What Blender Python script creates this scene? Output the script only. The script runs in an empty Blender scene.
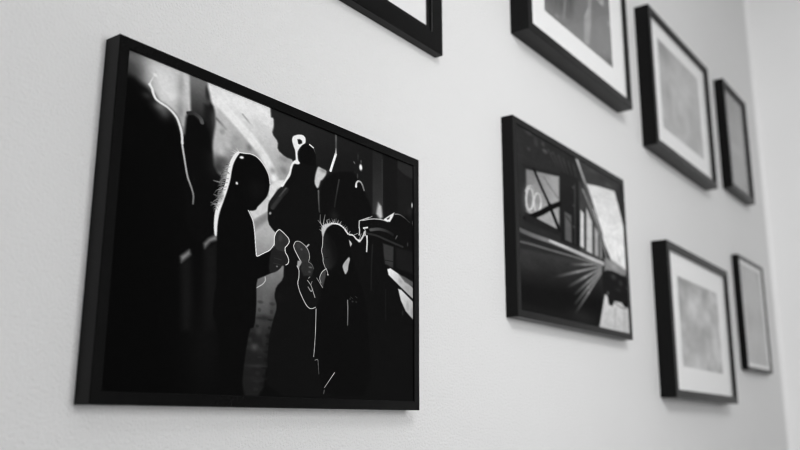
import bpy, bmesh, math
import numpy as np

# ------------------------------------------------------------------ printed pictures
# shapes of the printed photographs, in units of the print's own surface
# P polygon: points, grey, edge softness, opacity      G polygon with a grey ramp (the last two points are its axis)
# S stroke: points, width, grey from, grey to, softness  B soft blob: centre, radii, angle, grey, opacity
ART_CHILDREN = [
 ('G',[(-24.3,296.9),(336.1,363.6),(331.8,-29.6),(-14.2,-18.5),(6.0,138.6),(186.3,188.1)],0.04,0.07,2,1),  # base ramp; surface haze towards the right is put into its grey
 ('G',[(-3.9,290.6),(49.6,298.2),(50.5,249.5),(47.7,228.5),(43.6,232.4),(36.7,244.4),(27.6,245.9),(19.8,251.6),(14.0,252.5),(3.7,258.5),(-1.7,257.6),(2.6,275.9),(29.8,272.9)],0.3,0.8,5,1),
 ('B',[(7.3,269.2)],9,9,0.6,0.2,0.75),
 ('B',[(3.8,280.1)],5,4,0,0.45,0.5),
 ('B',[(9.8,250.6)],12,8,0.5,0.055,0.9),
 ('B',[(4.0,255.0)],9,8,0,0.06,0.9),
 ('B',[(25.8,276.6)],12,12,0,0.86,0.6),
 ('B',[(30.8,267.8)],10,12,0,0.88,0.6),
 ('B',[(37.3,274.7)],8,14,0,0.74,0.5),
 ('B',[(42.2,271.4)],3,12,0,0.5,0.5),
 ('B',[(36.0,258.1)],5,4,0,0.9,0.5),
 ('B',[(22.3,284.2)],6,3,0,0.8,0.4),
 ('B',[(42.8,247.1)],4,12,0,0.42,0.6),
 ('B',[(32.3,242.5)],4,5,0,0.6,0.6),
 ('B',[(30.4,236.2)],4,7,0,0.3,0.4),
 ('P',[(-1.8,259.3),(6.2,263.3),(12.9,259.3),(18.0,258.1),(21.9,254.4),(25.9,248.9),(32.0,247.0),(36.8,243.5),(40.9,238.8),(43.7,230.6),(46.0,216.7),(46.7,204.0),(2.8,188.1)],0.045,4,0.9),
 ('B',[(27.6,245.0)],5,4,0,0.62,0.55),
 ('B',[(30.8,240.9)],4,5,0,0.45,0.45),
 ('B',[(17.7,250.6)],3.5,3,0,0.35,0.4),
 ('B',[(46.0,230.6)],2.5,4,0,0.5,0.8),
 ('P',[(41.6,296.1),(46.8,296.8),(48.9,280.4),(50.7,261.9),(51.6,249.9),(48.2,249.4),(46.4,267.6),(43.2,282.4)],0.8,1.6,0.85),
 ('G',[(47.1,298.9),(66.2,298.7),(66.8,269.3),(65.2,251.0),(64.4,234.2),(57.4,241.9),(51.4,248.9),(49.3,272.8),(53.4,288.4),(59.0,242.6)],0.5,0.1,2,1),
 ('B',[(64.0,275.8)],2.6,9,0,0.12,0.8),
 ('P',[(61.3,261.9),(71.2,266.3),(72.6,237.5),(72.0,198.9),(64.6,196.4)],0.085,3,0.95),
 ('P',[(47.5,247.2),(53.0,248.6),(59.8,242.9),(63.8,246.5),(70.8,222.3),(75.7,139.3),(53.6,133.8),(47.3,213.5),(47.3,228.4)],0.055,1.8,1),
 ('S',[(49.0,248.3),(52.9,250.5),(56.6,249.2),(59.2,247.4),(60.4,244.1)],3.2,0.16,0.33,1.2),
 ('B',[(68.5,252.4)],4,10,0,0.22,0.5),
 ('S',[(22.9,275.2),(21.3,269.8),(19.4,264.2),(18.9,261.2)],1.0,0.75,0.9,0.4),
 ('B',[(22.3,271.6)],1.6,1.6,0,0.9,0.8),
 ('B',[(19.0,261.3)],1.2,1.2,0,0.95,1),
 ('S',[(18.9,261.2),(20.9,258.5),(21.9,254.4),(24.0,250.3),(27.4,248.6),(32.4,247.2),(37.1,244.1),(40.8,240.1),(43.5,233.3),(45.3,226.6),(45.9,218.5)],1.9,0.92,0.86,0.4),
 ('S',[(46.0,217.1),(48.1,206.4),(51.4,190.0),(54.5,182.8),(57.1,175.4),(57.0,167.1)],1.3,0.8,0.42,0.4),
 ('G',[(61.6,306.3),(119.9,298.7),(120.6,275.6),(123.8,275.4),(124.4,266.7),(122.9,258.7),(129.1,252.7),(128.9,244.3),(136.6,239.8),(144.8,239.6),(149.4,225.2),(134.8,202.6),(120.2,176.0),(105.5,171.8),(86.7,194.2),(72.6,203.8),(70.3,224.1),(70.3,231.8),(72.0,250.0),(69.7,262.7),(66.9,266.4),(65.3,273.5),(62.8,281.2),(96.4,277.6),(115.4,203.5)],0.88,0.6,1.8,1),
 ('P',[(69.6,263.6),(76.4,265.6),(85.5,259.6),(95.8,248.8),(104.6,237.1),(114.6,222.5),(94.7,211.6),(72.1,213.2)],0.62,4,0.5),
 ('B',[(81.2,238.0)],5,6,0,0.74,0.7),
 ('B',[(75.7,227.1)],4,9,0,0.76,0.6),
 ('B',[(86.9,228.4)],5,7,0,0.5,0.6),
 ('B',[(79.7,215.0)],8,5,0,0.3,0.7),
 ('B',[(75.8,206.9)],7,8,0,0.14,0.8),
 ('S',[(71.9,252.8),(76.3,249.8),(79.9,246.4)],2.2,0.42,0.6,3),
 ('B',[(101.9,236.1)],3,3.5,0,0.36,0.7),
 ('B',[(93.7,236.0)],5,5,0,0.58,0.5),
 ('B',[(77.5,242.4)],2.4,3,0,0.55,0.6),
 ('B',[(83.3,231.0)],3,3,0,0.8,0.6),
 ('B',[(77.6,222.0)],3,3,0,0.8,0.5),
 ('B',[(89.9,240.5)],4,4,0,0.52,0.5),
 ('B',[(89.1,219.4)],4,4,0,0.36,0.6),
 ('B',[(80.5,253.5)],3,3,0,0.75,0.6),
 ('S',[(76.3,267.6),(91.0,255.9),(104.3,245.1),(118.2,229.9),(124.3,219.8)],9,0.9,0.86,4),
 ('S',[(94.6,266.6),(100.8,261.0),(106.6,256.3)],1.6,0.58,0.82,2.2),
 ('B',[(113.0,264.0)],8,5,0,0.75,0.6),
 ('B',[(117.7,267.0)],5,2.5,0,0.92,0.6),
 ('B',[(106.7,279.0)],14,8,0,0.89,0.8),
 ('B',[(118.2,279.9)],3,6,0,0.88,0.7),
 ('B',[(108.6,231.5)],4,5,0,0.5,0.45),
 ('B',[(124.8,220.5)],3.2,3.6,0,0.36,0.55),
 ('B',[(135.6,224.7)],4.2,4.5,0,0.36,0.6),
 ('B',[(135.7,236.3)],6,4,0,0.48,0.7),
 ('B',[(131.3,218.0)],5,7,0,0.6,0.4),
 ('B',[(126.1,213.2)],4,4.4,0,0.93,1),
 ('P',[(120.1,203.1),(128.6,211.9),(136.4,215.6),(133.7,206.4),(123.5,191.0),(116.1,184.7),(121.4,194.4)],0.84,1.2,1),
 ('G',[(119.8,303.9),(303.9,310.3),(303.5,220.3),(153.9,179.2),(149.4,225.2),(144.8,239.6),(136.6,239.8),(128.9,244.3),(129.1,252.7),(122.9,258.7),(124.4,266.7),(123.8,275.4),(120.6,275.6),(151.0,274.4),(173.8,239.0)],0.135,0.1,1.4,1),
 ('P',[(50.1,118.5),(56.4,125.6),(57.5,121.9),(55.9,119.3),(50.9,113.4)],0.55,2.2,0.95),
 ('P',[(67.4,134.0),(70.8,139.0),(77.1,144.7),(78.2,139.9),(72.5,136.7),(68.4,129.8)],0.52,2.2,0.95),
 ('P',[(51.0,112.1),(57.5,119.7),(60.6,82.5),(60.8,56.7),(54.8,56.0)],0.105,4,0.8),
 ('P',[(68.1,128.3),(78.3,138.0),(80.0,85.7),(79.6,59.0),(71.7,58.0)],0.135,4,0.5),
 ('B',[(73.1,45.2)],14,40,0,0.075,0.7),
 ('G',[(103.6,174.2),(111.5,182.4),(121.4,194.4),(122.4,168.6),(129.4,160.5),(138.5,154.7),(139.3,128.8),(138.8,114.8),(132.3,106.8),(130.8,97.7),(134.0,86.7),(133.7,70.3),(127.0,45.9),(123.2,3.3),(103.9,2.7),(107.4,62.3),(108.9,90.3),(107.9,156.9),(117.2,157.3),(121.0,59.3)],0.68,0.12,1.6,1),
 ('P',[(108.5,165.8),(122.0,178.5),(122.3,171.5),(113.3,160.2),(109.8,156.4)],0.47,2.5,0.8),
 ('P',[(104.5,174.4),(111.5,182.4),(121.4,194.4),(122.0,179.5),(108.4,167.2)],0.8,1.0,1),
 ('B',[(119.7,92.1)],5,20,0,0.44,0.5),
 ('B',[(126.3,116.3)],4,9,0,0.5,0.5),
 ('B',[(116.2,87.8)],3,16,0,0.36,0.6),
 ('B',[(125.3,93.0)],3,20,0,0.4,0.5),
 ('B',[(122.2,75.4)],9,3,0,0.12,0.7),
 ('B',[(129.3,86.0)],3,8,0,0.26,0.6),
 ('B',[(114.2,47.5)],3.5,3.2,0,0.34,0.7),
 ('B',[(117.7,62.6)],3,4,0,0.27,0.6),
 ('B',[(110.4,53.5)],2,3,0,0.2,0.5),
 ('B',[(121.6,43.5)],5,3,0,0.18,0.4),
 ('B',[(116.7,30.3)],10,1.4,0,0.2,0.6),
 ('B',[(113.6,19.2)],10,1.4,0,0.15,0.5),
 ('B',[(127.6,31.1)],3,2,0,0.15,0.5),
 ('B',[(122.9,56.7)],2.5,8,0,0.2,0.4),
 ('B',[(107.0,93.8)],1.6,1.1,0,0.132,0.42),
 ('B',[(119.7,46.1)],3.4,2.1,0,0.19,0.42),
 ('B',[(129.1,89.8)],2.8,1.6,0,0.132,0.42),
 ('B',[(119.1,38.7)],2.2,1.1,0,0.19,0.42),
 ('B',[(128.5,82.0)],1.6,2.1,0,0.132,0.42),
 ('B',[(118.5,31.3)],3.4,1.6,0,0.19,0.42),
 ('B',[(127.8,74.3)],2.8,1.1,0,0.06,0.42),
 ('B',[(117.9,24.0)],2.2,2.1,0,0.19,0.42),
 ('B',[(127.2,66.6)],1.6,1.6,0,0.06,0.42),
 ('B',[(117.3,16.7)],3.4,1.1,0,0.19,0.42),
 ('B',[(126.5,59.0)],2.8,2.1,0,0.06,0.42),
 ('B',[(116.7,9.4)],2.2,1.6,0,0.19,0.42),
 ('B',[(125.9,51.4)],1.6,1.1,0,0.06,0.42),
 ('B',[(112.4,91.9)],3.4,2.1,0,0.41800000000000004,0.42),
 ('B',[(125.3,43.9)],2.8,1.6,0,0.06,0.42),
 ('B',[(111.8,84.3)],2.2,1.1,0,0.41800000000000004,0.42),
 ('B',[(124.6,36.4)],1.6,2.1,0,0.06,0.42),
 ('B',[(111.2,76.7)],3.4,1.6,0,0.41800000000000004,0.42),
 ('B',[(124.0,29.0)],2.8,1.1,0,0.06,0.42),
 ('B',[(110.7,69.2)],2.2,2.1,0,0.19,0.42),
 ('B',[(123.4,21.6)],1.6,1.6,0,0.06,0.42),
 ('B',[(110.1,61.7)],3.4,1.1,0,0.19,0.42),
 ('B',[(122.8,14.2)],2.8,2.1,0,0.06,0.42),
 ('B',[(109.5,54.3)],2.2,1.6,0,0.19,0.42),
 ('B',[(122.1,6.9)],1.6,1.1,0,0.06,0.42),
 ('B',[(108.9,46.9)],3.4,2.1,0,0.19,0.42),
 ('B',[(118.0,89.9)],2.8,1.6,0,0.132,0.42),
 ('B',[(130.9,41.6)],2.2,1.1,0,0.19,0.42),
 ('B',[(117.3,82.3)],1.6,2.1,0,0.132,0.42),
 ('B',[(130.3,34.0)],3.4,1.6,0,0.19,0.42),
 ('B',[(116.7,74.7)],2.8,1.1,0,0.132,0.42),
 ('B',[(129.6,26.6)],2.2,2.1,0,0.19,0.42),
 ('B',[(116.1,67.1)],1.6,1.6,0,0.06,0.42),
 ('B',[(129.0,19.1)],3.4,1.1,0,0.19,0.42),
 ('S',[(113.8,102.5),(119.6,107.2),(121.9,111.1),(121.3,114.4)],0.9,0.72,0.72,0.4),
 ('P',[(152.1,239.0),(144.9,236.4),(143.0,229.4),(141.6,220.5),(135.6,210.1),(129.9,202.1),(123.5,191.0),(121.1,184.2),(121.9,167.4),(128.5,160.2),(138.5,154.7),(139.0,128.7),(139.0,115.8),(132.3,106.8),(130.8,97.7),(133.9,88.6),(129.8,72.6),(126.7,55.2),(126.8,3.4),(207.1,6.1),(203.8,181.8),(177.3,191.0),(172.2,214.4),(169.4,239.7),(167.2,258.7),(162.2,261.8),(155.7,260.9),(151.6,255.0)],0.072,0.8,1),
 ('P',[(129.9,203.1),(136.6,210.4),(140.7,206.6),(134.1,195.2),(127.6,183.1),(123.8,182.0),(122.7,186.7)],0.12,1.5,1),
 ('S',[(139.2,207.1),(133.0,196.9),(125.7,183.5)],3.4,0.14,0.2,2.4),
 ('S',[(138.2,207.3),(132.0,197.1)],1.4,0.3,0.24,1.6),
 ('B',[(123.7,177.5)],1.1,1.6,0.4,0.65,0.9),
 ('B',[(135.6,97.6)],3,3,0,0.1,0.6),
 ('P',[(142.4,260.0),(143.5,264.5),(148.6,268.2),(153.8,269.8),(156.8,267.7),(157.0,262.0),(153.6,258.5),(150.6,254.1),(148.6,249.0),(149.5,240.8),(151.9,238.4),(150.1,236.3),(145.4,235.7),(143.6,230.1),(142.3,221.7),(138.4,214.7),(135.2,207.4),(132.2,207.5),(137.4,216.4),(140.9,225.5),(142.1,233.3),(145.3,238.9),(147.2,240.2),(146.3,249.8),(144.1,254.3)],0.91,0.7,1),
 ('P',[(148.2,262.8),(150.8,263.9),(153.0,263.1),(153.2,260.4),(150.5,258.2),(149.1,258.4)],0.1,0.8,1),
 ('P',[(152.6,257.5),(156.8,261.5),(162.2,262.0),(166.7,258.5),(168.6,251.5),(168.2,240.4),(152.1,239.0),(149.6,246.7)],0.06,0.8,1),
 ('S',[(161.4,262.0),(165.3,260.2)],1.6,0.85,0.8,0.4),
 ('S',[(166.1,258.8),(167.9,254.5)],1,0.3,0.12,0.4),
 ('P',[(171.0,241.9),(174.9,241.1),(180.5,240.3),(180.4,235.8),(176.3,228.9),(174.1,227.0),(172.5,219.4),(170.4,217.6),(167.4,222.6),(168.4,232.8)],0.76,1.2,1),
 ('B',[(177.2,239.1)],4,2,0,0.42,0.6),
 ('S',[(172.2,215.5),(172.8,203.8),(173.9,193.3)],1.8,0.36,0.22,1),
 ('S',[(190.4,285.8),(190.7,276.7),(190.9,268.8)],2.2,0.34,0.26,1),
 ('S',[(190.8,262.5),(187.7,251.7),(185.1,241.8)],2.6,0.88,0.92,0.8),
 ('S',[(190.9,268.8),(190.8,261.9)],1.8,0.4,0.8,0.4),
 ('P',[(193.2,243.5),(215.9,251.3),(239.3,208.5),(221.7,195.6),(212.2,181.7),(191.0,182.8),(177.4,183.5),(175.0,193.6),(173.3,216.9),(180.7,234.8)],0.066,2,1),
 ('S',[(195.1,235.1),(192.5,218.6),(190.5,203.6)],1.6,0.2,0.13,1.2),
 ('B',[(190.7,193.7)],4,5,0,0.17,0.5),
 ('B',[(221.1,258.3)],1.9,3.6,0,0.97,1),
 ('B',[(213.0,261.0)],1.6,0.8,0.9,0.42,0.9),
 ('B',[(217.5,269.4)],1.2,4,0,0.2,0.6),
 ('B',[(221.4,265.0)],1,2,0,0.4,0.6),
 ('S',[(215.5,233.8),(215.9,238.6),(218.6,241.8),(221.7,241.1),(223.9,237.7),(225.6,233.0)],1.9,0.85,0.42,0.4),
 ('B',[(215.7,235.0)],1.4,2.2,0,0.9,0.8),
 ('B',[(217.2,246.6)],0.9,3,0,0.28,0.7),
 ('G',[(235.9,287.0),(249.2,287.2),(249.8,212.6),(236.7,208.9),(241.3,274.5),(241.8,221.0)],0.135,0.185,1.5,1),
 ('S',[(248.6,277.2),(249.4,223.2)],1,0.2,0.2,0.4),
 ('B',[(245.2,213.7)],3.2,8,0,0.45,0.8),
 ('P',[(244.1,224.0),(248.0,221.0),(249.8,209.1),(247.2,205.4),(241.7,210.3)],0.7,2.2,1),
 ('P',[(250.5,287.7),(270.0,287.4),(270.2,220.8),(252.4,215.8)],0.088,1.2,1),
 ('P',[(270.0,287.4),(293.2,288.2),(293.2,266.5),(280.0,269.6),(270.0,274.9)],0.16,1.5,0.9),
 ('P',[(270.0,270.0),(293.2,267.8),(293.1,224.9),(271.6,221.2)],0.105,2,1),
 ('P',[(220.1,196.3),(227.9,200.0),(245.9,205.2),(259.3,206.0),(266.0,217.2),(273.0,218.6),(281.5,216.1),(288.7,211.3),(293.1,197.6),(292.9,84.7),(228.4,76.9),(227.0,176.4),(220.7,181.7)],0.068,1.5,1),
 ('S',[(220.3,196.3),(226.1,199.8),(232.3,203.5)],1.0,0.75,0.7,0.4),
 ('S',[(224.2,197.8),(235.5,202.8),(247.2,205.6),(257.2,205.4)],0.9,0.72,0.8,0.4),
 ('S',[(229.2,200.5),(236.1,205.9)],0.8,0.6,0.6,0.4),
 ('P',[(251.2,206.5),(258.5,213.0),(265.8,218.8),(264.1,213.7),(259.7,205.6),(252.5,205.6)],0.86,0.6,1),
 ('P',[(255.2,208.4),(259.8,212.3),(258.7,208.8),(256.0,207.5)],0.22,0.7,1),
 ('S',[(266.6,217.0),(272.6,218.7),(280.1,216.5),(287.3,212.4)],0.9,0.55,0.2,0.4),
 ('S',[(220.3,196.3),(219.8,190.5),(220.9,185.1),(220.2,180.4)],1.3,0.7,0.8,0.4),
 ('S',[(225.6,189.5),(230.3,191.4)],1.8,0.85,0.85,0.4),
 ('S',[(226.8,188.9),(228.5,185.4),(227.4,181.1)],1.2,0.6,0.8,0.4),
 ('S',[(234.4,189.8),(244.7,193.6),(255.3,194.0),(263.4,191.9)],3.4,0.3,0.12,1.6),
 ('S',[(229.4,184.4),(242.2,185.4),(258.0,182.9),(277.3,180.4)],2.4,0.16,0.17,1.4),
 ('S',[(269.6,191.7),(267.6,187.6)],1,0.4,0.3,0.4),
 ('B',[(284.4,185.1)],1,2.5,0,0.26,0.7),
 ('B',[(290.8,234.8)],0.9,3.2,0,0.8,1),
 ('B',[(292.5,213.2)],1.0,3.4,0,0.85,1),
 ('B',[(287.3,224.5)],3,6,0,0.16,0.6),
 ('P',[(250.7,178.2),(264.9,177.4),(264.3,152.6),(253.6,155.0),(251.9,163.9)],0.2,1.4,1),
 ('S',[(253.5,159.3),(264.3,160.0)],0.9,0.1,0.1,0.4),
 ('P',[(267.6,176.9),(292.3,177.8),(292.3,151.1),(269.1,153.6)],0.1,2,1),
 ('G',[(256.5,149.5),(260.7,151.5),(273.2,146.6),(293.0,133.5),(292.9,120.7),(273.3,133.2),(258.3,143.2),(258.3,147.9),(285.8,133.1)],0.86,0.62,0.8,1),
 ('P',[(271.8,146.7),(280.2,145.2),(293.0,141.0),(293.0,135.0),(280.2,139.2)],0.34,1.2,0.9),
 ('B',[(274.6,139.4)],3,2,0.8,0.5,0.5),
 ('B',[(283.0,132.6)],4,2,0.8,0.55,0.5),
 ('G',[(271.2,129.6),(275.6,129.0),(292.9,117.1),(293.8,95.4),(281.6,105.4),(275.0,116.7),(274.7,126.5),(288.7,105.3)],0.8,0.66,0.8,1),
 ('B',[(284.4,111.7)],2,6,0,0.58,0.5),
 ('B',[(290.1,105.5)],2,4,0,0.56,0.5),
 ('S',[(237.1,173.2),(236.1,153.6),(235.8,122.0)],1.6,0.13,0.11,1.5),
 ('S',[(254.5,125.3),(254.7,91.3)],1.5,0.1,0.1,1.5),
 ('B',[(277.5,102.5)],1.2,3,0,0.2,0.5),
 ('P',[(91.8,227.3),(96.7,228.1),(103.1,229.9),(108.7,229.2),(113.5,225.7),(117.7,220.6),(121.0,214.6),(122.3,206.8),(121.6,198.5),(119.6,192.3),(116.9,188.0),(113.8,183.5),(111.6,180.4),(110.4,177.1),(107.2,175.2),(103.6,174.5),(105.5,170.8),(108.0,165.7),(109.6,157.3),(111.2,143.1),(112.6,131.9),(118.0,136.0),(124.8,140.9),(127.1,145.0),(137.3,132.4),(135.6,125.1),(126.2,118.7),(118.9,113.9),(113.5,110.5),(114.5,85.6),(113.5,65.8),(109.1,63.5),(105.3,30.3),(104.0,0.9),(87.7,0.4),(82.4,63.7),(77.8,68.4),(77.7,89.8),(79.7,100.0),(77.8,139.8),(78.2,156.6),(80.7,174.2),(84.3,188.7),(85.9,199.9),(86.5,209.9),(88.2,219.1)],0.052,0.8,1),
 ('B',[(110.0,196.8)],7,9,0,0.085,0.6),
 ('P',[(91.8,228.8),(94.0,228.5),(90.7,221.9),(88.4,215.2),(87.2,208.0),(86.5,199.0),(84.4,188.2),(81.5,176.3),(78.6,165.1),(77.5,154.5),(77.5,142.5),(75.5,143.8),(74.6,151.9),(74.7,163.1),(76.2,172.9),(79.7,184.3),(82.5,195.7),(83.8,207.8),(85.5,217.1),(88.5,224.6)],0.92,0.5,1),
 ('S',[(85.5,211.2),(82.5,209.2),(81.0,204.8)],0.9,0.72,0.42,0.7),
 ('S',[(85.3,204.4),(81.1,203.4),(78.7,199.3)],0.9,0.72,0.42,0.7),
 ('S',[(84.7,199.4),(79.6,198.6),(77.3,193.1)],0.9,0.72,0.42,0.7),
 ('S',[(80.6,194.2),(76.0,193.6),(72.4,193.5)],0.9,0.72,0.42,0.7),
 ('S',[(84.0,195.3),(79.0,193.6)],0.9,0.72,0.42,0.7),
 ('S',[(83.4,191.2),(79.2,188.9),(76.9,184.4)],0.9,0.72,0.42,0.7),
 ('S',[(82.6,188.1),(78.5,186.3)],0.9,0.72,0.42,0.7),
 ('S',[(81.2,181.9),(77.5,179.8),(73.3,180.9)],0.9,0.72,0.42,0.7),
 ('S',[(79.7,178.6),(77.0,182.5)],0.9,0.72,0.42,0.7),
 ('S',[(78.3,172.5),(74.6,171.4),(71.4,172.8)],0.9,0.72,0.42,0.7),
 ('S',[(77.5,170.4),(74.1,173.2)],0.9,0.72,0.42,0.7),
 ('S',[(76.8,167.4),(75.0,170.6)],0.9,0.72,0.42,0.7),
 ('S',[(82.9,201.6),(79.2,196.6),(78.7,190.7)],0.9,0.72,0.42,0.7),
 ('S',[(80.9,206.7),(84.4,205.1)],0.9,0.72,0.42,0.7),
 ('S',[(80.6,185.6),(77.9,180.9),(76.8,176.8)],0.9,0.72,0.42,0.7),
 ('S',[(85.4,214.2),(83.7,213.4),(83.1,212.8),(82.7,212.2)],0.6,0.66,0.16,0.5),
 ('S',[(84.6,211.8),(81.9,210.6),(80.6,209.5),(79.8,208.4)],0.6,0.66,0.24,0.5),
 ('S',[(83.7,209.5),(81.8,208.4),(81.0,207.2),(80.6,205.8)],0.6,0.66,0.32,0.5),
 ('S',[(83.9,207.5),(81.1,206.0),(79.6,204.3),(78.8,202.3)],0.6,0.66,0.2,0.5),
 ('S',[(83.1,205.2),(81.0,203.8),(80.0,202.0),(79.5,199.8)],0.6,0.66,0.28,0.5),
 ('S',[(83.3,203.3),(80.2,202.0),(78.5,200.9),(77.5,199.9)],0.6,0.66,0.16,0.5),
 ('S',[(82.5,200.9),(80.1,199.8),(78.9,198.7),(78.3,197.4)],0.6,0.66,0.24,0.5),
 ('S',[(81.6,198.6),(80.0,197.6),(79.4,196.4),(79.1,194.8)],0.6,0.66,0.32,0.5),
 ('S',[(81.9,196.7),(79.3,195.3),(78.0,193.5),(77.3,191.4)],0.6,0.66,0.2,0.5),
 ('S',[(81.0,194.4),(79.1,193.7),(78.3,193.1),(77.9,192.4)],0.6,0.66,0.28,0.5),
 ('S',[(81.2,192.5),(78.4,191.3),(76.9,190.2),(76.0,189.1)],0.6,0.66,0.16,0.5),
 ('S',[(80.4,190.2),(78.3,189.1),(77.3,187.9),(76.8,186.5)],0.6,0.66,0.24,0.5),
 ('S',[(79.6,188.0),(76.5,186.5),(74.9,184.8),(74.0,182.8)],0.6,0.66,0.32,0.5),
 ('S',[(79.8,186.0),(77.5,184.7),(76.3,182.9),(75.8,180.6)],0.6,0.66,0.2,0.5),
 ('S',[(79.0,183.8),(77.3,183.1),(76.7,182.4),(76.4,181.6)],0.6,0.66,0.28,0.5),
 ('S',[(79.2,181.9),(76.6,180.7),(75.3,179.6),(74.6,178.3)],0.6,0.66,0.16,0.5),
 ('S',[(78.4,179.6),(76.5,178.6),(75.7,177.3),(75.3,175.8)],0.6,0.66,0.24,0.5),
 ('S',[(77.5,177.4),(74.8,176.0),(73.3,174.3),(72.5,172.2)],0.6,0.66,0.32,0.5),
 ('S',[(77.8,175.5),(75.6,174.7),(74.7,174.1),(74.1,173.4)],0.6,0.66,0.2,0.5),
 ('S',[(76.9,173.3),(73.9,172.1),(72.3,171.0),(71.3,169.9)],0.6,0.66,0.28,0.5),
 ('S',[(77.2,171.4),(74.8,170.3),(73.7,169.1),(73.1,167.7)],0.6,0.66,0.16,0.5),
 ('S',[(76.3,169.1),(74.7,168.2),(74.1,166.9),(73.9,165.1)],0.6,0.66,0.24,0.5),
 ('B',[(79.3,195.6)],2.2,6,0.3,0.36,0.5),
 ('B',[(78.8,180.2)],2.5,6,0.3,0.4,0.5),
 ('S',[(90.5,227.8),(86.9,228.9)],0.8,0.8,0.6,0.6),
 ('S',[(89.6,226.5),(84.8,226.6)],0.8,0.8,0.6,0.6),
 ('S',[(92.2,228.9),(89.8,232.0)],0.8,0.8,0.6,0.6),
 ('S',[(88.8,224.2),(85.8,222.1)],0.8,0.8,0.6,0.6),
 ('S',[(92.2,228.0),(96.7,228.7),(103.0,230.5),(108.6,230.0),(113.5,226.5),(117.8,221.4),(121.2,215.1),(122.6,206.9)],0.9,0.92,0.8,0.4),
 ('S',[(103.6,174.4),(105.8,170.4),(108.3,165.7),(110.0,156.4),(111.5,142.3),(112.6,132.4),(114.4,133.2),(118.9,136.8),(124.9,141.1),(128.7,147.9)],0.82,0.88,0.9,0.4),
 ('B',[(95.4,223.9)],2.0,1.3,-0.4,0.97,1),
 ('B',[(92.2,197.5)],1.1,1.4,0,0.92,1),
 ('P',[(125.4,139.6),(128.9,147.4),(137.8,146.5),(142.0,139.4),(143.4,134.7),(140.3,129.0),(136.4,128.2),(131.8,121.3),(124.3,118.9)],0.13,1,1),
 ('P',[(128.8,148.3),(128.5,154.7),(130.0,160.0),(133.0,163.9),(136.7,161.8),(142.4,157.1),(143.3,152.8),(139.2,147.3),(139.4,142.8),(131.0,142.9)],0.18,0.7,1),
 ('B',[(134.5,155.7)],2,4,0,0.27,0.6),
 ('B',[(137.6,151.4)],3,3,0,0.15,0.6),
 ('S',[(128.7,147.9),(128.4,154.7),(130.0,160.2),(133.0,164.1),(136.7,162.0),(142.7,157.3),(143.4,153.3),(141.1,149.3),(139.1,147.0),(139.7,142.4),(142.0,139.4),(143.6,135.1),(142.7,131.5),(140.7,130.1)],0.82,0.9,0.85,0.4),
 ('S',[(129.4,134.6),(136.2,134.1)],1,0.18,0.18,0.4),
 ('S',[(128.6,129.5),(135.4,129.0)],1,0.17,0.17,0.4),
 ('B',[(132.1,126.8)],0.9,0.9,0,0.6,0.7),
 ('P',[(182.0,135.1),(175.6,124.9),(175.3,117.6),(179.2,112.1),(173.3,90.5),(172.5,60.2),(171.4,44.1),(177.1,27.7),(184.0,5.3),(239.0,7.1),(230.4,110.0),(212.7,148.6),(206.9,175.9),(203.2,182.2),(195.5,185.1),(187.5,183.9),(181.4,179.2),(178.4,170.9),(178.6,158.2),(176.9,153.0),(179.0,146.6),(179.7,139.3)],0.06,0.8,1),
 ('G',[(178.9,168.9),(183.2,174.3),(193.7,162.8),(195.2,144.8),(187.5,134.6),(181.9,135.6),(179.4,141.4),(177.0,153.0),(178.7,158.2),(178.2,151.7),(190.4,155.6)],0.16,0.075,1.8,1),
 ('B',[(182.4,162.3)],1.6,1,0,0.09,0.8),
 ('B',[(184.9,153.2)],1.5,4,0,0.13,0.5),
 ('B',[(181.8,141.9)],1.5,2,0,0.14,0.5),
 ('B',[(183.6,158.3)],2,3,0,0.1,0.6),
 ('B',[(187.7,177.6)],7,5,0,0.06,0.6),
 ('S',[(181.1,146.0),(184.4,147.3)],1,0.1,0.1,0.4),
 ('P',[(176.0,176.7),(178.6,181.2),(187.5,185.6),(193.8,186.2),(187.6,183.2),(182.6,178.4),(179.9,172.4),(178.8,167.8),(177.4,168.5)],0.76,0.9,1),
 ('S',[(187.5,184.7),(195.0,186.1),(200.2,184.4),(203.8,181.8),(206.6,178.1)],1.7,0.85,0.9,0.4),
 ('S',[(178.3,171.9),(178.3,159.1),(176.9,152.9),(178.9,146.6),(179.1,141.3),(181.7,135.6)],0.82,0.75,0.6,0.4),
 ('S',[(178.2,176.7),(176.8,177.7),(174.8,178.0)],0.53,0.66,0.3,0.6),
 ('S',[(179.9,179.2),(178.8,181.2),(177.2,182.3)],0.53,0.66,0.3,0.6),
 ('S',[(181.6,181.4),(180.8,182.8),(179.7,183.5)],0.53,0.66,0.3,0.6),
 ('S',[(183.4,183.2),(182.9,185.6),(182.2,187.2)],0.53,0.66,0.3,0.6),
 ('S',[(185.1,184.6),(184.9,186.5),(184.7,187.8)],0.53,0.66,0.3,0.6),
 ('S',[(186.9,185.8),(186.1,186.9),(185.0,187.4)],0.53,0.66,0.3,0.6),
 ('S',[(188.7,186.6),(188.2,188.7),(187.5,190.1)],0.53,0.66,0.3,0.6),
 ('S',[(190.6,187.0),(190.4,188.6),(190.1,189.6)],0.53,0.66,0.3,0.6),
 ('S',[(192.4,187.1),(192.5,189.8),(192.7,191.6)],0.53,0.66,0.3,0.6),
 ('S',[(194.2,186.9),(194.7,189.0),(195.3,190.5)],0.53,0.66,0.3,0.6),
 ('S',[(196.1,186.3),(195.9,187.6),(195.7,188.4)],0.53,0.66,0.3,0.6),
 ('S',[(198.0,185.3),(198.1,187.7),(198.3,189.3)],0.53,0.66,0.3,0.6),
 ('S',[(199.9,184.0),(200.3,185.8),(201.0,187.1)],0.53,0.66,0.3,0.6),
 ('S',[(201.8,182.4),(202.5,185.2),(203.7,187.3)],0.53,0.66,0.3,0.6),
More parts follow.
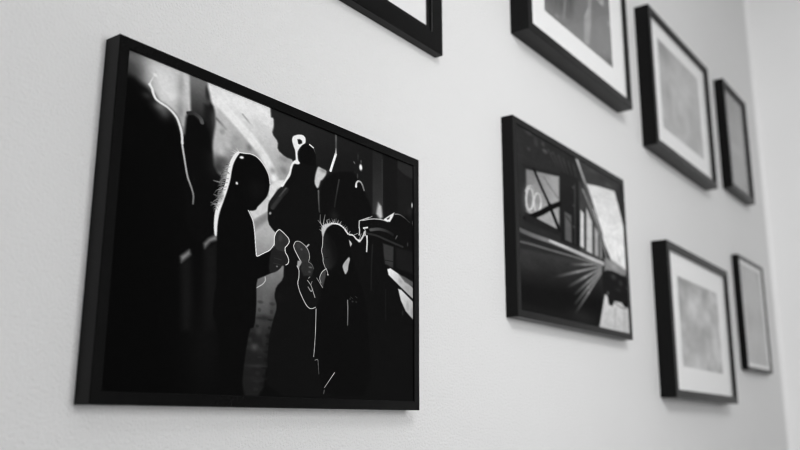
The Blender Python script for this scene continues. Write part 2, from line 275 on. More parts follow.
 ('S',[(203.7,180.7),(204.8,182.9),(206.4,184.7)],0.53,0.66,0.3,0.6),
 ('S',[(205.6,181.2),(206.1,182.6),(206.7,183.7)],0.53,0.66,0.3,0.6),
 ('S',[(177.6,178.2),(174.7,182.8),(174.8,190.3)],0.8,0.7,0.38,0.6),
 ('S',[(178.6,181.2),(179.0,186.1),(180.1,191.8)],0.8,0.7,0.38,0.6),
 ('S',[(177.6,179.3),(172.5,183.8)],0.8,0.7,0.38,0.6),
 ('S',[(183.0,183.4),(181.8,186.3),(185.2,188.6)],0.8,0.7,0.38,0.6),
 ('S',[(189.8,186.3),(190.8,189.9)],0.8,0.7,0.38,0.6),
 ('S',[(196.7,186.5),(198.9,189.9)],0.8,0.7,0.38,0.6),
 ('S',[(202.6,182.6),(205.5,185.6)],0.8,0.7,0.38,0.6),
 ('S',[(194.4,187.0),(195.4,190.1)],0.8,0.7,0.38,0.6),
 ('S',[(176.6,173.6),(174.4,174.7)],0.8,0.7,0.38,0.6),
 ('S',[(203.6,181.2),(207.5,177.6),(213.0,178.4),(216.9,174.7),(221.2,173.3),(225.2,180.0),(226.9,185.5)],1.8,0.8,0.75,0.4),
 ('S',[(214.0,178.8),(218.3,181.6)],0.74,0.6,0.6,0.4),
 ('S',[(220.2,173.7),(222.6,182.1)],0.74,0.6,0.6,0.4),
 ('B',[(220.2,173.7)],2,1.8,0,0.9,0.9),
 ('S',[(207.5,177.7),(209.2,181.5)],0.74,0.6,0.6,0.4),
 ('P',[(208.0,171.8),(210.0,170.7),(211.9,168.3),(210.1,164.6),(209.1,167.0)],0.74,0.6,1),
 ('S',[(229.9,181.7),(230.3,173.8),(229.7,164.0)],1.7,0.85,0.8,0.4),
 ('P',[(208.4,153.5),(209.8,150.7),(208.1,144.3),(207.4,137.6),(204.6,132.7),(202.3,137.1),(200.9,141.1),(202.4,145.2)],0.67,0.8,1),
 ('B',[(205.7,144.9)],1.2,3,0,0.62,0.5),
 ('P',[(182.6,134.7),(178.8,130.8),(175.9,123.9),(179.2,114.1),(182.2,126.2)],0.25,1,1),
 ('S',[(182.7,135.1),(178.0,130.6),(175.5,123.8),(177.3,119.0)],0.9,0.72,0.6,0.4),
 ('S',[(172.7,123.3),(175.8,119.2),(179.2,114.6)],0.82,0.5,0.6,0.4),
 ('S',[(182.9,134.7),(184.3,131.3),(184.8,128.8)],0.82,0.7,0.6,0.4),
 ('B',[(184.7,129.0)],0.9,0.9,0,0.8,0.8),
 ('P',[(151.6,136.5),(155.7,138.4),(161.4,137.5),(167.9,133.7),(169.2,123.7),(174.8,116.5),(174.3,94.8),(168.0,90.8),(158.9,99.4),(152.8,114.5),(154.5,127.9)],0.085,1,1),
 ('P',[(147.6,151.3),(149.5,155.8),(154.6,156.4),(161.0,152.9),(163.9,147.9),(164.5,142.3),(163.5,138.0),(157.4,134.6),(154.6,138.1),(152.0,142.1),(148.4,147.9)],0.18,0.7,1),
 ('B',[(155.9,149.2)],1.2,1.2,0,0.36,0.7),
 ('B',[(159.2,143.2)],2.5,3,0,0.16,0.5),
 ('B',[(152.7,152.0)],2,2.5,0,0.25,0.5),
 ('S',[(155.2,137.2),(152.0,142.1),(148.5,148.0),(147.6,151.3),(149.5,155.8),(152.5,156.9),(155.7,156.2),(161.0,152.9),(163.9,147.9),(164.6,142.4),(163.5,138.0)],0.78,0.84,0.6,0.4),
 ('S',[(160.8,152.7),(163.3,155.8)],1.5,0.62,0.62,0.4),
 ('P',[(152.2,136.6),(155.7,137.9),(156.9,135.6),(154.4,131.4),(154.0,128.8),(151.9,131.4)],0.59,0.8,1),
 ('P',[(156.3,135.4),(165.6,139.5),(169.5,133.0),(167.1,124.3),(158.8,122.7),(155.5,129.1)],0.17,1.2,1),
 ('B',[(165.8,132.8)],2,0.9,0,0.45,0.7),
 ('B',[(164.9,128.0)],1.4,1.2,0,0.34,0.6),
 ('S',[(163.5,138.0),(167.3,136.2),(169.2,131.9)],0.74,0.5,0.3,0.4),
 ('S',[(151.9,131.4),(154.1,127.8),(154.2,120.3),(152.8,114.5),(155.1,106.8),(158.9,99.4),(162.7,93.4),(165.9,91.0),(169.1,91.3),(172.2,93.2)],0.82,0.8,0.72,0.4),
 ('S',[(163.0,119.0),(166.7,115.0),(169.0,109.2),(171.3,103.0)],0.82,0.66,0.66,0.4),
 ('S',[(163.8,112.4),(167.3,107.7),(168.5,111.2)],0.82,0.62,0.62,0.4),
 ('S',[(164.0,121.3),(165.4,122.9)],0.98,0.5,0.5,0.4),
 ('S',[(166.7,115.0),(167.8,118.8)],0.66,0.5,0.5,0.4),
 ('S',[(172.8,91.5),(172.9,75.3),(172.5,58.1),(171.6,43.6)],0.74,0.68,0.66,0.4),
 ('S',[(173.1,40.3),(176.1,41.5),(176.6,35.6),(177.5,26.7)],0.66,0.55,0.3,0.4),
 ('S',[(194.3,29.2),(189.0,21.4),(183.8,13.8)],0.74,0.78,0.6,0.4),
 ('S',[(183.5,11.2),(183.1,7.7)],0.57,0.5,0.4,0.4),
 ('S',[(207.6,105.9),(208.2,93.6),(208.1,79.8)],1.3,0.48,0.36,0.4),
 ('S',[(211.0,110.1),(213.4,108.9)],0.74,0.2,0.2,0.4),
 ('B',[(213.5,105.6)],1.2,1,0,0.24,0.7),
 ('S',[(217.0,111.6),(218.8,110.3)],0.74,0.22,0.22,0.4),
 ('B',[(217.8,105.8)],1.2,1,0,0.2,0.7),
 ('B',[(210.5,107.8)],0.8,0.8,0,0.26,0.7),
]
ART_TRAIN = [
 ('G',[(-7.4,217.4),(145.9,241.2),(128.7,-15.1),(-12.1,-21.2),(3.8,171.0),(34.7,21.9)],0.165,0.15,2,1),
 ('B',[(26.1,184.3)],2.4,2.4,0,0.33,0.8),
 ('B',[(12.1,194.9)],3,2,0,0.27,0.8),
 ('B',[(24.5,191.3)],1.5,3,0,0.26,0.8),
 ('B',[(11.6,176.4)],1.3,2,0,0.25,0.8),
 ('B',[(32.7,186.6)],1.5,1.2,0,0.25,0.8),
 ('B',[(18.1,189.0)],2,5,0,0.23,0.8),
 ('B',[(40.4,184.7)],6,8,0,0.17,0.8),
 ('B',[(50.1,176.7)],4,10,0,0.13,0.8),
 ('B',[(3.8,171.0)],3,12,0,0.18,0.8),
 ('S',[(29.0,188.7),(36.2,174.8),(41.5,159.2)],1.2,0.24,0.15,1.2),
 ('S',[(33.8,188.5),(40.2,173.2),(44.7,158.8)],1.2,0.24,0.15,1.2),
 ('S',[(38.6,188.2),(44.3,171.7),(48.0,158.4)],1.2,0.24,0.15,1.2),
 ('S',[(43.5,188.0),(48.5,170.1),(51.4,158.0)],1.2,0.24,0.15,1.2),
 ('S',[(48.5,187.8),(52.7,168.6),(54.8,157.6)],1.2,0.24,0.15,1.2),
 ('S',[(53.6,187.5),(57.0,166.9),(58.2,157.2)],1.2,0.24,0.15,1.2),
 ('P',[(5.2,156.5),(8.4,152.0),(7.3,105.7),(19.2,102.1),(37.4,98.9),(39.5,104.5),(40.8,167.1),(8.5,156.5)],0.14,2,1),
 ('G',[(8.7,152.4),(38.7,163.1),(36.7,100.2),(19.2,102.7),(7.8,106.0),(9.9,141.9),(34.8,134.2)],0.46,0.6,1.2,1),
 ('B',[(11.0,120.7)],4.2,12,0.1,0.62,0.7),
 ('B',[(11.0,121.8)],3,9.5,0.1,0.38,0.9),
 ('B',[(17.6,121.1)],4.8,11,-0.1,0.66,0.7),
 ('B',[(18.0,122.5)],3.2,8,-0.1,0.5,0.9),
 ('S',[(14.2,123.1),(13.6,116.7),(12.3,111.6),(10.7,109.2),(9.2,109.9),(8.2,113.7),(7.9,119.5),(8.5,125.8),(9.7,130.9),(11.3,133.5),(12.9,132.8),(13.9,129.0),(14.2,123.1)],1.3,0.8,0.72,1),
 ('S',[(20.8,122.9),(20.2,117.3),(18.9,112.8),(17.3,110.5),(15.7,111.1),(14.7,114.3),(14.4,119.4),(15.0,124.9),(16.3,129.5),(17.9,131.9),(19.5,131.4),(20.6,128.1),(20.8,122.9)],1.3,0.8,0.72,1),
 ('S',[(7.8,112.5),(9.8,107.0),(14.1,107.1),(17.7,112.4)],1.6,0.68,0.6,1),
 ('S',[(7.8,127.6),(9.7,134.1),(13.2,137.4),(15.2,131.9)],1.4,0.72,0.6,1),
 ('S',[(24.3,153.2),(30.4,144.3),(36.8,136.5)],1.1,0.36,0.4,1),
 ('S',[(15.4,156.6),(21.6,140.2),(28.0,125.8)],2.6,0.09,0.07,1),
 ('S',[(28.0,125.8),(32.2,113.3),(37.0,99.8)],3.4,0.08,0.08,1),
 ('S',[(7.1,98.1),(19.4,110.0),(28.8,121.7),(40.6,133.4)],4.6,0.07,0.08,1.2),
 ('P',[(6.4,104.1),(19.2,102.1),(37.4,100.0),(37.2,94.2),(6.1,94.4)],0.13,1.5,1),
 ('G',[(39.9,170.1),(60.5,173.4),(62.2,89.2),(38.0,88.9),(41.6,161.6),(57.4,98.9)],0.14,0.11,1.5,1),
 ('P',[(42.7,124.6),(49.1,123.3),(48.4,91.3),(42.0,91.9)],0.33,1.2,1),
 ('S',[(44.0,120.7),(46.8,116.3),(48.7,113.7)],1.2,0.15,0.15,0.4),
 ('S',[(54.3,163.4),(51.9,91.7)],1,0.27,0.22,1.2),
 ('B',[(52.5,158.7)],1,1.5,0,0.34,0.7),
 ('B',[(52.0,136.8)],1,1.5,0,0.3,0.7),
 ('B',[(51.3,111.4)],1,1.5,0,0.32,0.7),
 ('P',[(57.3,201.1),(114.0,201.1),(114.9,125.4),(114.9,82.9),(79.7,109.2),(63.3,165.2)],0.23,1.2,1),
 ('B',[(83.6,190.3)],7,3,0,0.2,0.6),
 ('B',[(92.9,185.6)],4,2,0,0.35,0.5),
 ('B',[(74.5,192.3)],5,2.5,0,0.3,0.5),
 ('G',[(65.8,171.7),(81.8,177.6),(100.2,182.6),(104.3,165.5),(109.3,141.5),(112.0,110.8),(111.4,77.7),(92.5,84.6),(82.6,110.5),(72.3,145.5),(80.0,165.0),(98.4,104.9)],0.8,0.86,1.2,1),
 ('P',[(58.8,172.4),(64.3,163.3),(72.3,144.2),(82.2,114.1),(81.7,80.3),(56.7,82.1)],0.24,1.2,1),
 ('P',[(59.2,135.9),(62.4,132.7),(60.8,90.4),(57.1,91.7)],0.8,1,1),
 ('P',[(65.6,141.8),(71.1,127.4),(69.7,87.6),(63.5,88.5)],0.72,1,1),
 ('P',[(73.8,123.8),(77.5,116.9),(76.3,86.7),(72.3,87.5)],0.6,1,1),
 ('P',[(79.2,114.0),(81.7,108.9),(80.8,86.1),(78.1,86.2)],0.5,1,1),
 ('S',[(63.9,140.9),(61.9,89.1)],1.2,0.16,0.16,0.4),
 ('S',[(73.0,125.9),(71.5,87.2)],1.0,0.25,0.25,0.4),
 ('S',[(56.5,200.5),(61.0,186.1),(66.1,171.2),(73.5,146.1)],2.8,0.66,0.42,1),
 ('S',[(62.7,162.3),(70.1,144.2),(78.0,122.1),(82.4,106.7)],2.2,0.48,0.4,1),
 ('S',[(66.3,170.7),(73.6,148.7),(82.3,116.7)],1.2,0.16,0.2,0.8),
 ('S',[(82.1,112.8),(81.2,82.6)],1.2,0.18,0.18,0.4),
 ('S',[(0.2,84.1),(11.7,82.7),(30.3,83.7),(48.5,82.7),(65.1,81.4),(80.5,80.4)],4.6,0.34,0.72,2),
 ('S',[(27.6,84.1),(48.6,83.3),(71.6,81.7)],2,0.78,0.7,1),
 ('S',[(0.7,71.3),(11.4,73.0),(25.4,73.8),(47.3,75.8),(78.2,78.3)],2.2,0.34,0.42,1.4),
 ('S',[(0.8,76.6),(22.9,79.3),(46.4,78.3)],1.4,0.12,0.16,1.4),
 ('G',[(-6.6,62.4),(47.2,73.5),(79.2,76.8),(78.3,35.2),(73.2,-1.7),(70.1,-19.8),(-12.1,-21.2),(-10.4,62.7),(22.5,65.4),(26.7,28.1)],0.2,0.085,2,1),
 ('B',[(55.6,7.8)],14,10,0,0.17,0.7),
 ('B',[(7.6,52.9)],8,8,0,0.215,0.5),
 ('B',[(27.3,19.7)],18,12,0,0.09,0.5),
 ('P',[(-3.8,10.2),(74.8,8.0),(73.1,-2.9),(-4.1,-1.7)],0.12,4,0.6),
 ('S',[(79.1,78.6),(60.8,71.4)],1.9500000000000002,0.46,0.52,1.6),
 ('S',[(60.8,71.4),(43.9,64.7)],2.08,0.52,0.16,2.6),
 ('S',[(79.0,76.5),(53.6,60.3)],2.25,0.46,0.52,1.6),
 ('S',[(53.6,60.3),(30.9,45.8)],2.4000000000000004,0.52,0.16,2.6),
 ('S',[(78.9,74.3),(60.4,56.3)],2.25,0.46,0.52,1.6),
 ('S',[(60.4,56.3),(43.5,39.7)],2.4000000000000004,0.52,0.16,2.6),
 ('S',[(78.8,72.3),(63.7,52.1)],1.9500000000000002,0.46,0.52,1.6),
 ('S',[(63.7,52.1),(49.6,33.3)],2.08,0.52,0.16,2.6),
 ('S',[(78.7,70.5),(63.4,45.6)],1.9500000000000002,0.46,0.52,1.6),
 ('S',[(63.4,45.6),(49.2,22.4)],2.08,0.52,0.16,2.6),
 ('S',[(78.6,68.0),(63.4,39.1)],1.7999999999999998,0.46,0.52,1.6),
 ('S',[(63.4,39.1),(49.3,12.3)],1.92,0.52,0.16,2.6),
 ('S',[(79.8,77.1),(64.8,76.0),(48.1,72.1)],1.5,0.5,0.2,1.5),
 ('G',[(83.9,55.2),(115.8,54.4),(114.9,-2.4),(72.7,-0.7),(87.9,43.0),(97.7,3.9)],0.78,0.7,1,1),
 ('S',[(93.1,29.8),(90.4,2.2)],1.2,0.62,0.66,1.5),
 ('S',[(104.0,27.9),(102.5,2.5)],1.2,0.64,0.68,1.5),
 ('P',[(83.2,88.3),(91.5,89.2),(102.3,85.9),(109.7,82.3),(109.3,75.6),(82.2,68.2)],0.5,2,1),
 ('S',[(82.9,105.7),(85.6,89.3),(92.3,82.0)],1.4,0.55,0.5,1.2),
 ('B',[(93.6,82.5)],4,4,0,0.62,0.6),
 ('B',[(99.3,98.8)],1,5,0,0.66,0.5),
 ('B',[(101.5,93.3)],1.2,4,0,0.6,0.5),
 ('P',[(86.0,74.5),(92.0,75.5),(99.2,75.1),(105.3,72.9),(111.0,65.8),(111.3,47.8),(108.5,34.2),(104.4,34.3),(100.9,38.9),(92.4,38.3),(89.4,31.2),(85.7,32.0),(84.4,41.9),(78.8,45.0),(80.0,69.8)],0.115,1.2,1),
 ('B',[(92.8,68.3)],3,3,0,0.3,0.6),
 ('B',[(101.1,63.7)],2.5,4,0,0.24,0.6),
 ('B',[(85.1,45.8)],1,2,0,0.5,0.7),
 ('B',[(109.2,60.0)],0.9,3,0,0.6,0.6),
 ('B',[(98.1,53.8)],3,2,0,0.2,0.6),
 ('B',[(87.0,36.6)],1.6,2.6,0,0.1,0.9),
 ('B',[(105.9,39.8)],1.6,3,0,0.1,0.9),
 ('S',[(92.3,36.4),(99.3,32.8),(105.5,32.1)],1.2,0.4,0.3,1),
 ('P',[(102.8,172.7),(100.8,183.0),(111.3,199.5),(116.2,126.0),(115.3,77.8),(112.4,95.1),(109.8,139.0)],0.2,1.2,1),
]
ART_WINDOW = [
 ('G',[(-8.3,154.5),(120.0,260.2),(77.4,-23.0),(-12.6,-26.3),(7.4,73.5),(56.4,25.9)],0.4,0.5,2,1),
 ('G',[(-1.3,87.4),(31.7,106.6),(26.5,16.5),(-3.5,1.4),(8.1,35.8),(14.7,10.6)],0.24,0.46,4,1),
 ('S',[(7.2,99.4),(4.7,1.4)],1.2,0.46,0.42,1.2),
 ('S',[(11.1,105.0),(8.5,5.8)],1.2,0.46,0.42,1.2),
 ('S',[(16.0,112.0),(13.2,11.4)],1.2,0.46,0.42,1.2),
 ('S',[(21.1,119.3),(18.1,17.2)],1.2,0.46,0.42,1.2),
 ('S',[(26.3,126.7),(23.2,23.2)],1.2,0.46,0.42,1.2),
 ('B',[(11.8,7.2)],1.8,1.6,0,0.66,0.8),
 ('S',[(24.8,124.5),(20.8,36.0),(18.0,9.3)],1.6,0.58,0.54,1.2),
 ('B',[(16.4,34.6)],1.6,1.6,0,0.6,0.6),
 ('P',[(49.6,159.9),(52.2,163.6),(46.8,34.6),(43.5,6.3),(38.7,1.1),(39.7,37.2),(44.5,56.6)],0.64,1.6,1),
 ('S',[(40.6,39.7),(44.5,55.2)],1.2,0.7,0.7,0.4),
 ('B',[(42.3,15.8)],2.5,6,0,0.6,0.6),
 ('P',[(52.3,85.8),(63.7,111.7),(62.9,80.9),(58.8,79.5)],0.72,1,1),
 ('P',[(55.9,86.0),(60.2,95.6),(59.9,83.7)],0.38,0.5,1),
 ('B',[(58.2,41.9)],7,14,0,0.52,0.5),
 ('B',[(29.2,9.1)],7,10,0,0.5,0.4),
 ('B',[(68.5,62.1)],1.6,5,0,0.74,0.7),
 ('B',[(66.3,5.6)],4,6,0,0.33,0.9),
 ('B',[(58.9,6.3)],3,3,0,0.4,0.5),
 ('B',[(61.0,14.0)],1.6,3,0,0.6,0.5),
 ('S',[(31.1,204.4),(65.4,228.2),(90.8,234.7)],4,0.7,0.6,2),
 ('B',[(40.0,160.5)],16,14,0,0.3,0.6),
]


C = bpy.context.scene.collection
CAM_Z = 1.15          # height of the lens above the floor; wall heights below are measured from it
RX = 4.606            # right wall
LX, FY, CEIL = -2.4, -3.2, 3.65


# ------------------------------------------------------------------ materials
def new_mat(name):
    m = bpy.data.materials.new(name); m.use_nodes = True
    nt = m.node_tree
    return m, nt, nt.nodes['Principled BSDF']


def grey_mat(name, g, rough=.5, spec=.5, noise=0., nscale=60., bump=0., bscale=200., bdist=.0005, bscale2=None, stretch=None):
    m, nt, b = new_mat(name)
    b.inputs['Roughness'].default_value = rough
    b.inputs['Specular IOR Level'].default_value = spec
    tc = nt.nodes.new('ShaderNodeTexCoord')
    vec = tc.outputs['Object']
    if stretch:
        mp = nt.nodes.new('ShaderNodeMapping'); mp.inputs['Scale'].default_value = stretch
        nt.links.new(vec, mp.inputs['Vector']); vec = mp.outputs['Vector']
    n = nt.nodes.new('ShaderNodeTexNoise'); n.inputs['Scale'].default_value = nscale; n.inputs['Detail'].default_value = 3
    nt.links.new(vec, n.inputs['Vector'])
    r = nt.nodes.new('ShaderNodeMapRange')
    r.inputs['To Min'].default_value = g * (1 - noise); r.inputs['To Max'].default_value = g * (1 + noise)
    nt.links.new(n.outputs['Fac'], r.inputs['Value'])
    nt.links.new(r.outputs['Result'], b.inputs['Base Color'])
    if bump:
        n2 = nt.nodes.new('ShaderNodeTexNoise'); n2.inputs['Scale'].default_value = bscale; n2.inputs['Detail'].default_value = 2.5
        n2.inputs['Roughness'].default_value = .55
        nt.links.new(vec, n2.inputs['Vector'])
        bp = nt.nodes.new('ShaderNodeBump'); bp.inputs['Strength'].default_value = bump; bp.inputs['Distance'].default_value = bdist
        nt.links.new(n2.outputs['Fac'], bp.inputs['Height']); nt.links.new(bp.outputs['Normal'], b.inputs['Normal'])
    return m


def print_mat(name, rough, spec):
    """photographic paper: the grey of every point of the print is stored on the print itself"""
    m, nt, b = new_mat(name)
    a = nt.nodes.new('ShaderNodeAttribute'); a.attribute_name = 'ink'
    nt.links.new(a.outputs['Color'], b.inputs['Base Color'])
    b.inputs['Roughness'].default_value = rough; b.inputs['Specular IOR Level'].default_value = spec
    return m


def glass_mat(name, ior=1.45, rough=.02):
    """thin picture glass: clear straight on, mirroring at a slant"""
    m = bpy.data.materials.new(name); m.use_nodes = True
    nt = m.node_tree; nt.nodes.clear()
    out = nt.nodes.new('ShaderNodeOutputMaterial'); mix = nt.nodes.new('ShaderNodeMixShader')
    tr = nt.nodes.new('ShaderNodeBsdfTransparent'); gl = nt.nodes.new('ShaderNodeBsdfGlossy')
    fr = nt.nodes.new('ShaderNodeFresnel'); fr.inputs['IOR'].default_value = ior
    gl.inputs['Roughness'].default_value = rough
    geo = nt.nodes.new('ShaderNodeNewGeometry'); mul = nt.nodes.new('ShaderNodeMath'); mul.operation = 'MULTIPLY'
    inv = nt.nodes.new('ShaderNodeMath'); inv.operation = 'SUBTRACT'; inv.inputs[0].default_value = 1
    nt.links.new(geo.outputs['Backfacing'], inv.inputs[1])          # the rear side of the pane only lets light through
    nt.links.new(fr.outputs['Fac'], mul.inputs[0]); nt.links.new(inv.outputs[0], mul.inputs[1])
    nt.links.new(mul.outputs[0], mix.inputs['Fac']); nt.links.new(tr.outputs[0], mix.inputs[1])
    nt.links.new(gl.outputs[0], mix.inputs[2]); nt.links.new(mix.outputs[0], out.inputs['Surface'])
    return m


WALL = grey_mat('white_wall_paint', .74, .62, .25, .015, 3., .7, 210., .0034)
WALL_SIDE = grey_mat('brightened_side_wall_white', .90, .6, .25, .015, 3., .2, 210., .0008)  # stronger light on the side wall is put into its lighter grey
WALL_FAR = grey_mat('grey_green_far_wall_paint', .24, .7, .25, .015, 3.)
CEILING = grey_mat('white_ceiling_paint', .84, .8, .2, .01, 4.)
FLOOR = grey_mat('dark_oak_floor_boards', .10, .5, .3, .25, 5., stretch=(1, 9, 1))
TRIM = grey_mat('white_gloss_trim', .78, .35, .4, .01, 8.)
BLACK = grey_mat('black_satin_lacquer', .0042, .27, .11, .15, 90., .06, 500., .0003)
MATBOARD = grey_mat('white_mat_board', .86, .9, .15, .01, 200.)
BEVEL = grey_mat('white_mat_core', .82, .9, .1, .01, 200.)
BOARD = grey_mat('grey_backing_board', .25, .9, .1, .1, 80.)
PAPER_BLACK = print_mat('semi_matte_photo_paper', .5, .0)
PAPER = print_mat('matte_photo_paper', .7, .12)
GLASS = glass_mat('picture_glass', 1.45)
WINDOW_GLASS = glass_mat('window_glass', 1.2)


# ------------------------------------------------------------------ mesh helpers
def link(name, me, mat, parent=None):
    me.materials.append(mat)
    o = bpy.data.objects.new(name, me); C.objects.link(o)
    if parent: o.parent = parent
    return o


def add_box(bm, x0, x1, y0, y1, z0, z1):
    v = [bm.verts.new((x, y, z)) for x in (x0, x1) for y in (y0, y1) for z in (z0, z1)]
    for f in ((0, 1, 3, 2), (4, 6, 7, 5), (0, 4, 5, 1), (2, 3, 7, 6), (0, 2, 6, 4), (1, 5, 7, 3)):
        bm.faces.new([v[i] for i in f])


def finish(bm, name):
    bmesh.ops.recalc_face_normals(bm, faces=bm.faces[:])
    me = bpy.data.meshes.new(name); bm.to_mesh(me); bm.free()
    return me


def box(name, x0, x1, y0, y1, z0, z1, mat, parent=None):
    bm = bmesh.new(); add_box(bm, x0, x1, y0, y1, z0, z1)
    return link(name, finish(bm, name), mat, parent)


def struct(o):
    o['kind'] = 'structure'
    return o


def rim(name, w, h, profile, mat, parent):
    """a moulding with mitred corners around a w x h rectangle standing on z=0; profile = (inset, y) loop"""
    bm = bmesh.new(); rings = []
    for d, y in profile:
        rings.append([bm.verts.new(p) for p in ((-w/2+d, y, d), (w/2-d, y, d), (w/2-d, y, h-d), (-w/2+d, y, h-d))])
    n = len(profile)
    for i in range(n):
        a, b = rings[i], rings[(i+1) % n]
        for k in range(4):
            bm.faces.new((a[k], a[(k+1) % 4], b[(k+1) % 4], b[k]))
    return link(name, finish(bm, name), mat, parent)


# ------------------------------------------------------------------ drawing of the printed pictures
def lin(v):
    v = np.clip(v, 0, 1)
    return np.where(v <= .04045, v/12.92, ((v+.055)/1.055)**2.4)


def seg_dist(X, Y, a, b):
    dx, dy = b[0]-a[0], b[1]-a[1]
    t = np.clip(((X-a[0])*dx+(Y-a[1])*dy)/max(dx*dx+dy*dy, 1e-9), 0, 1)
    return np.hypot(X-a[0]-t*dx, Y-a[1]-t*dy), t


def smooth(x):
    x = np.clip(x, 0, 1)
    return x*x*(3-2*x)


def value_noise(X, Y, s, seed):
    rng = np.random.RandomState(seed); g = rng.rand(256, 256)
    x, y = X/s, Y/s
    xi, yi = np.floor(x).astype(int), np.floor(y).astype(int)
    fx, fy = smooth(x-xi), smooth(y-yi)
    q = lambda i, j: g[(xi+i) % 256, (yi+j) % 256]
    return (q(0,0)*(1-fx)+q(1,0)*fx)*(1-fy)+(q(0,1)*(1-fx)+q(1,1)*fx)*fy


def rounded(pts, closed):
    """cut every corner once, so outlines read as drawn by light rather than by ruler"""
    out = []
    n = len(pts)
    for i in range(n if closed else n-1):
        a, b = pts[i], pts[(i+1) % n]
        q = .2
        if not closed and i == 0: out.append(a)
        else: out.append((a[0]*(1-q)+b[0]*q, a[1]*(1-q)+b[1]*q))
        if not closed and i == n-2: out.append(b)
        else: out.append((a[0]*q+b[0]*(1-q), a[1]*q+b[1]*(1-q)))
    return out


def draw(art, U, V, res, soft):
    nu, nv = int(U*res)+1, int(V*res)+1
    u = np.linspace(0, U, nu); v = np.linspace(0, V, nv)
    X, Y = np.meshgrid(u, v)
    I = np.full(X.shape, .05)
    for op in art:
        k, pts = op[0], op[1]
        if k in 'PG':
            poly = pts if k == 'P' else pts[:-2]
            if soft and len(poly) > 7: poly = rounded(poly, True)
            blur, al = (op[3], op[4]) if k == 'P' else (op[4], op[5])
            pad = blur+1
        elif k == 'S':
            pts = rounded(rounded(pts, False), False); poly, pad = pts, op[2]+op[5]+1
        else: poly, pad = pts, 2.6*max(op[2], op[3])
        xs = [p[0] for p in poly]; ys = [p[1] for p in poly]
        i0, i1 = np.searchsorted(u, min(xs)-pad), np.searchsorted(u, max(xs)+pad)
        j0, j1 = np.searchsorted(v, min(ys)-pad), np.searchsorted(v, max(ys)+pad)
        if i1 <= i0 or j1 <= j0: continue
        x, y = X[j0:j1, i0:i1], Y[j0:j1, i0:i1]
        T = I[j0:j1, i0:i1]
        if k in 'PG':
            ins = np.zeros(x.shape, bool); dm = np.full(x.shape, 1e9)
            for a, b in zip(poly, poly[1:]+poly[:1]):
                if a[1] != b[1]:
                    c = (a[1] > y) != (b[1] > y)
                    ins ^= c & (x < (b[0]-a[0])*(y-a[1])/(b[1]-a[1])+a[0])
                dm = np.minimum(dm, seg_dist(x, y, a, b)[0])
            w = smooth(.5+np.where(ins, dm, -dm)/(2*blur))*al
            val = op[2]
            if k == 'G':
                a, b = pts[-2], pts[-1]
                dx, dy = b[0]-a[0], b[1]-a[1]
                t = np.clip(((x-a[0])*dx+(y-a[1])*dy)/(dx*dx+dy*dy), 0, 1)
                val = op[2]*(1-t)+op[3]*t
        elif k == 'S':
            wd, v0, v1, blur = op[2], op[3], op[4], op[5]
            dm = np.full(x.shape, 1e9); val = np.full(x.shape, v0)
            n = len(pts)-1
            for q in range(n):
                d, t = seg_dist(x, y, pts[q], pts[q+1])
                val = np.where(d < dm, v0+(v1-v0)*(q+t)/n, val); dm = np.minimum(dm, d)
            w = smooth((wd/2+blur/2-dm)/blur)
        else:
            rx, ry, ang, val, al = op[2], op[3], -op[4], op[5], op[6]
            dx, dy = x-pts[0][0], y-pts[0][1]
            a = dx*math.cos(ang)+dy*math.sin(ang); b = -dx*math.sin(ang)+dy*math.cos(ang)
            r = (a/rx)**2+(b/ry)**2
            w = al*np.exp(-.9*r*r) if rx < 3 else al*np.exp(-.9*r)
        I[j0:j1, i0:i1] = T*(1-w)+val*w
    return X, Y, I


def sheet(name, x0, x1, y, z0, z1, I, mat, parent, gain):
    """a paper sheet 0.4 mm thick whose front carries the picture I (rows upwards)"""
    nv, nu = I.shape
    xs = np.linspace(x0, x1, nu); zs = np.linspace(z0, z1, nv)
    X, Z = np.meshgrid(xs, zs)
    co = np.stack([X.ravel(), np.full(X.size, y), Z.ravel()], 1)
    back = np.array([(x0, y+.0004, z0), (x1, y+.0004, z0), (x1, y+.0004, z1), (x0, y+.0004, z1)])
    idx = np.arange(nu*nv).reshape(nv, nu)
    quads = np.stack([idx[:-1, :-1], idx[:-1, 1:], idx[1:, 1:], idx[1:, :-1]], -1).reshape(-1, 4)
    n = nu*nv
    extra = np.array([[n+3, n+2, n+1, n]])
    faces = np.concatenate([quads, extra])
    me = bpy.data.meshes.new(name)
    allco = np.concatenate([co, back])
    me.vertices.add(len(allco)); me.vertices.foreach_set('co', allco.ravel())
    me.loops.add(faces.size); me.loops.foreach_set('vertex_index', faces.ravel().astype(np.int32))
    me.polygons.add(len(faces)); me.polygons.foreach_set('loop_start', (np.arange(len(faces))*4).astype(np.int32))
    me.update(calc_edges=True); me.validate()
    att = me.attributes.new('ink', 'FLOAT_COLOR', 'POINT')
    g = np.concatenate([np.clip(lin(I.ravel())*gain, 0, .9), np.full(4, .7)])
    att.data.foreach_set('color', np.stack([g, g, g, np.ones_like(g)], 1).ravel().astype(np.float32))
    return link(name, me, mat, parent)


# ------------------------------------------------------------------ the framed pictures
GROUP = 'black framed pictures hung on the white wall'


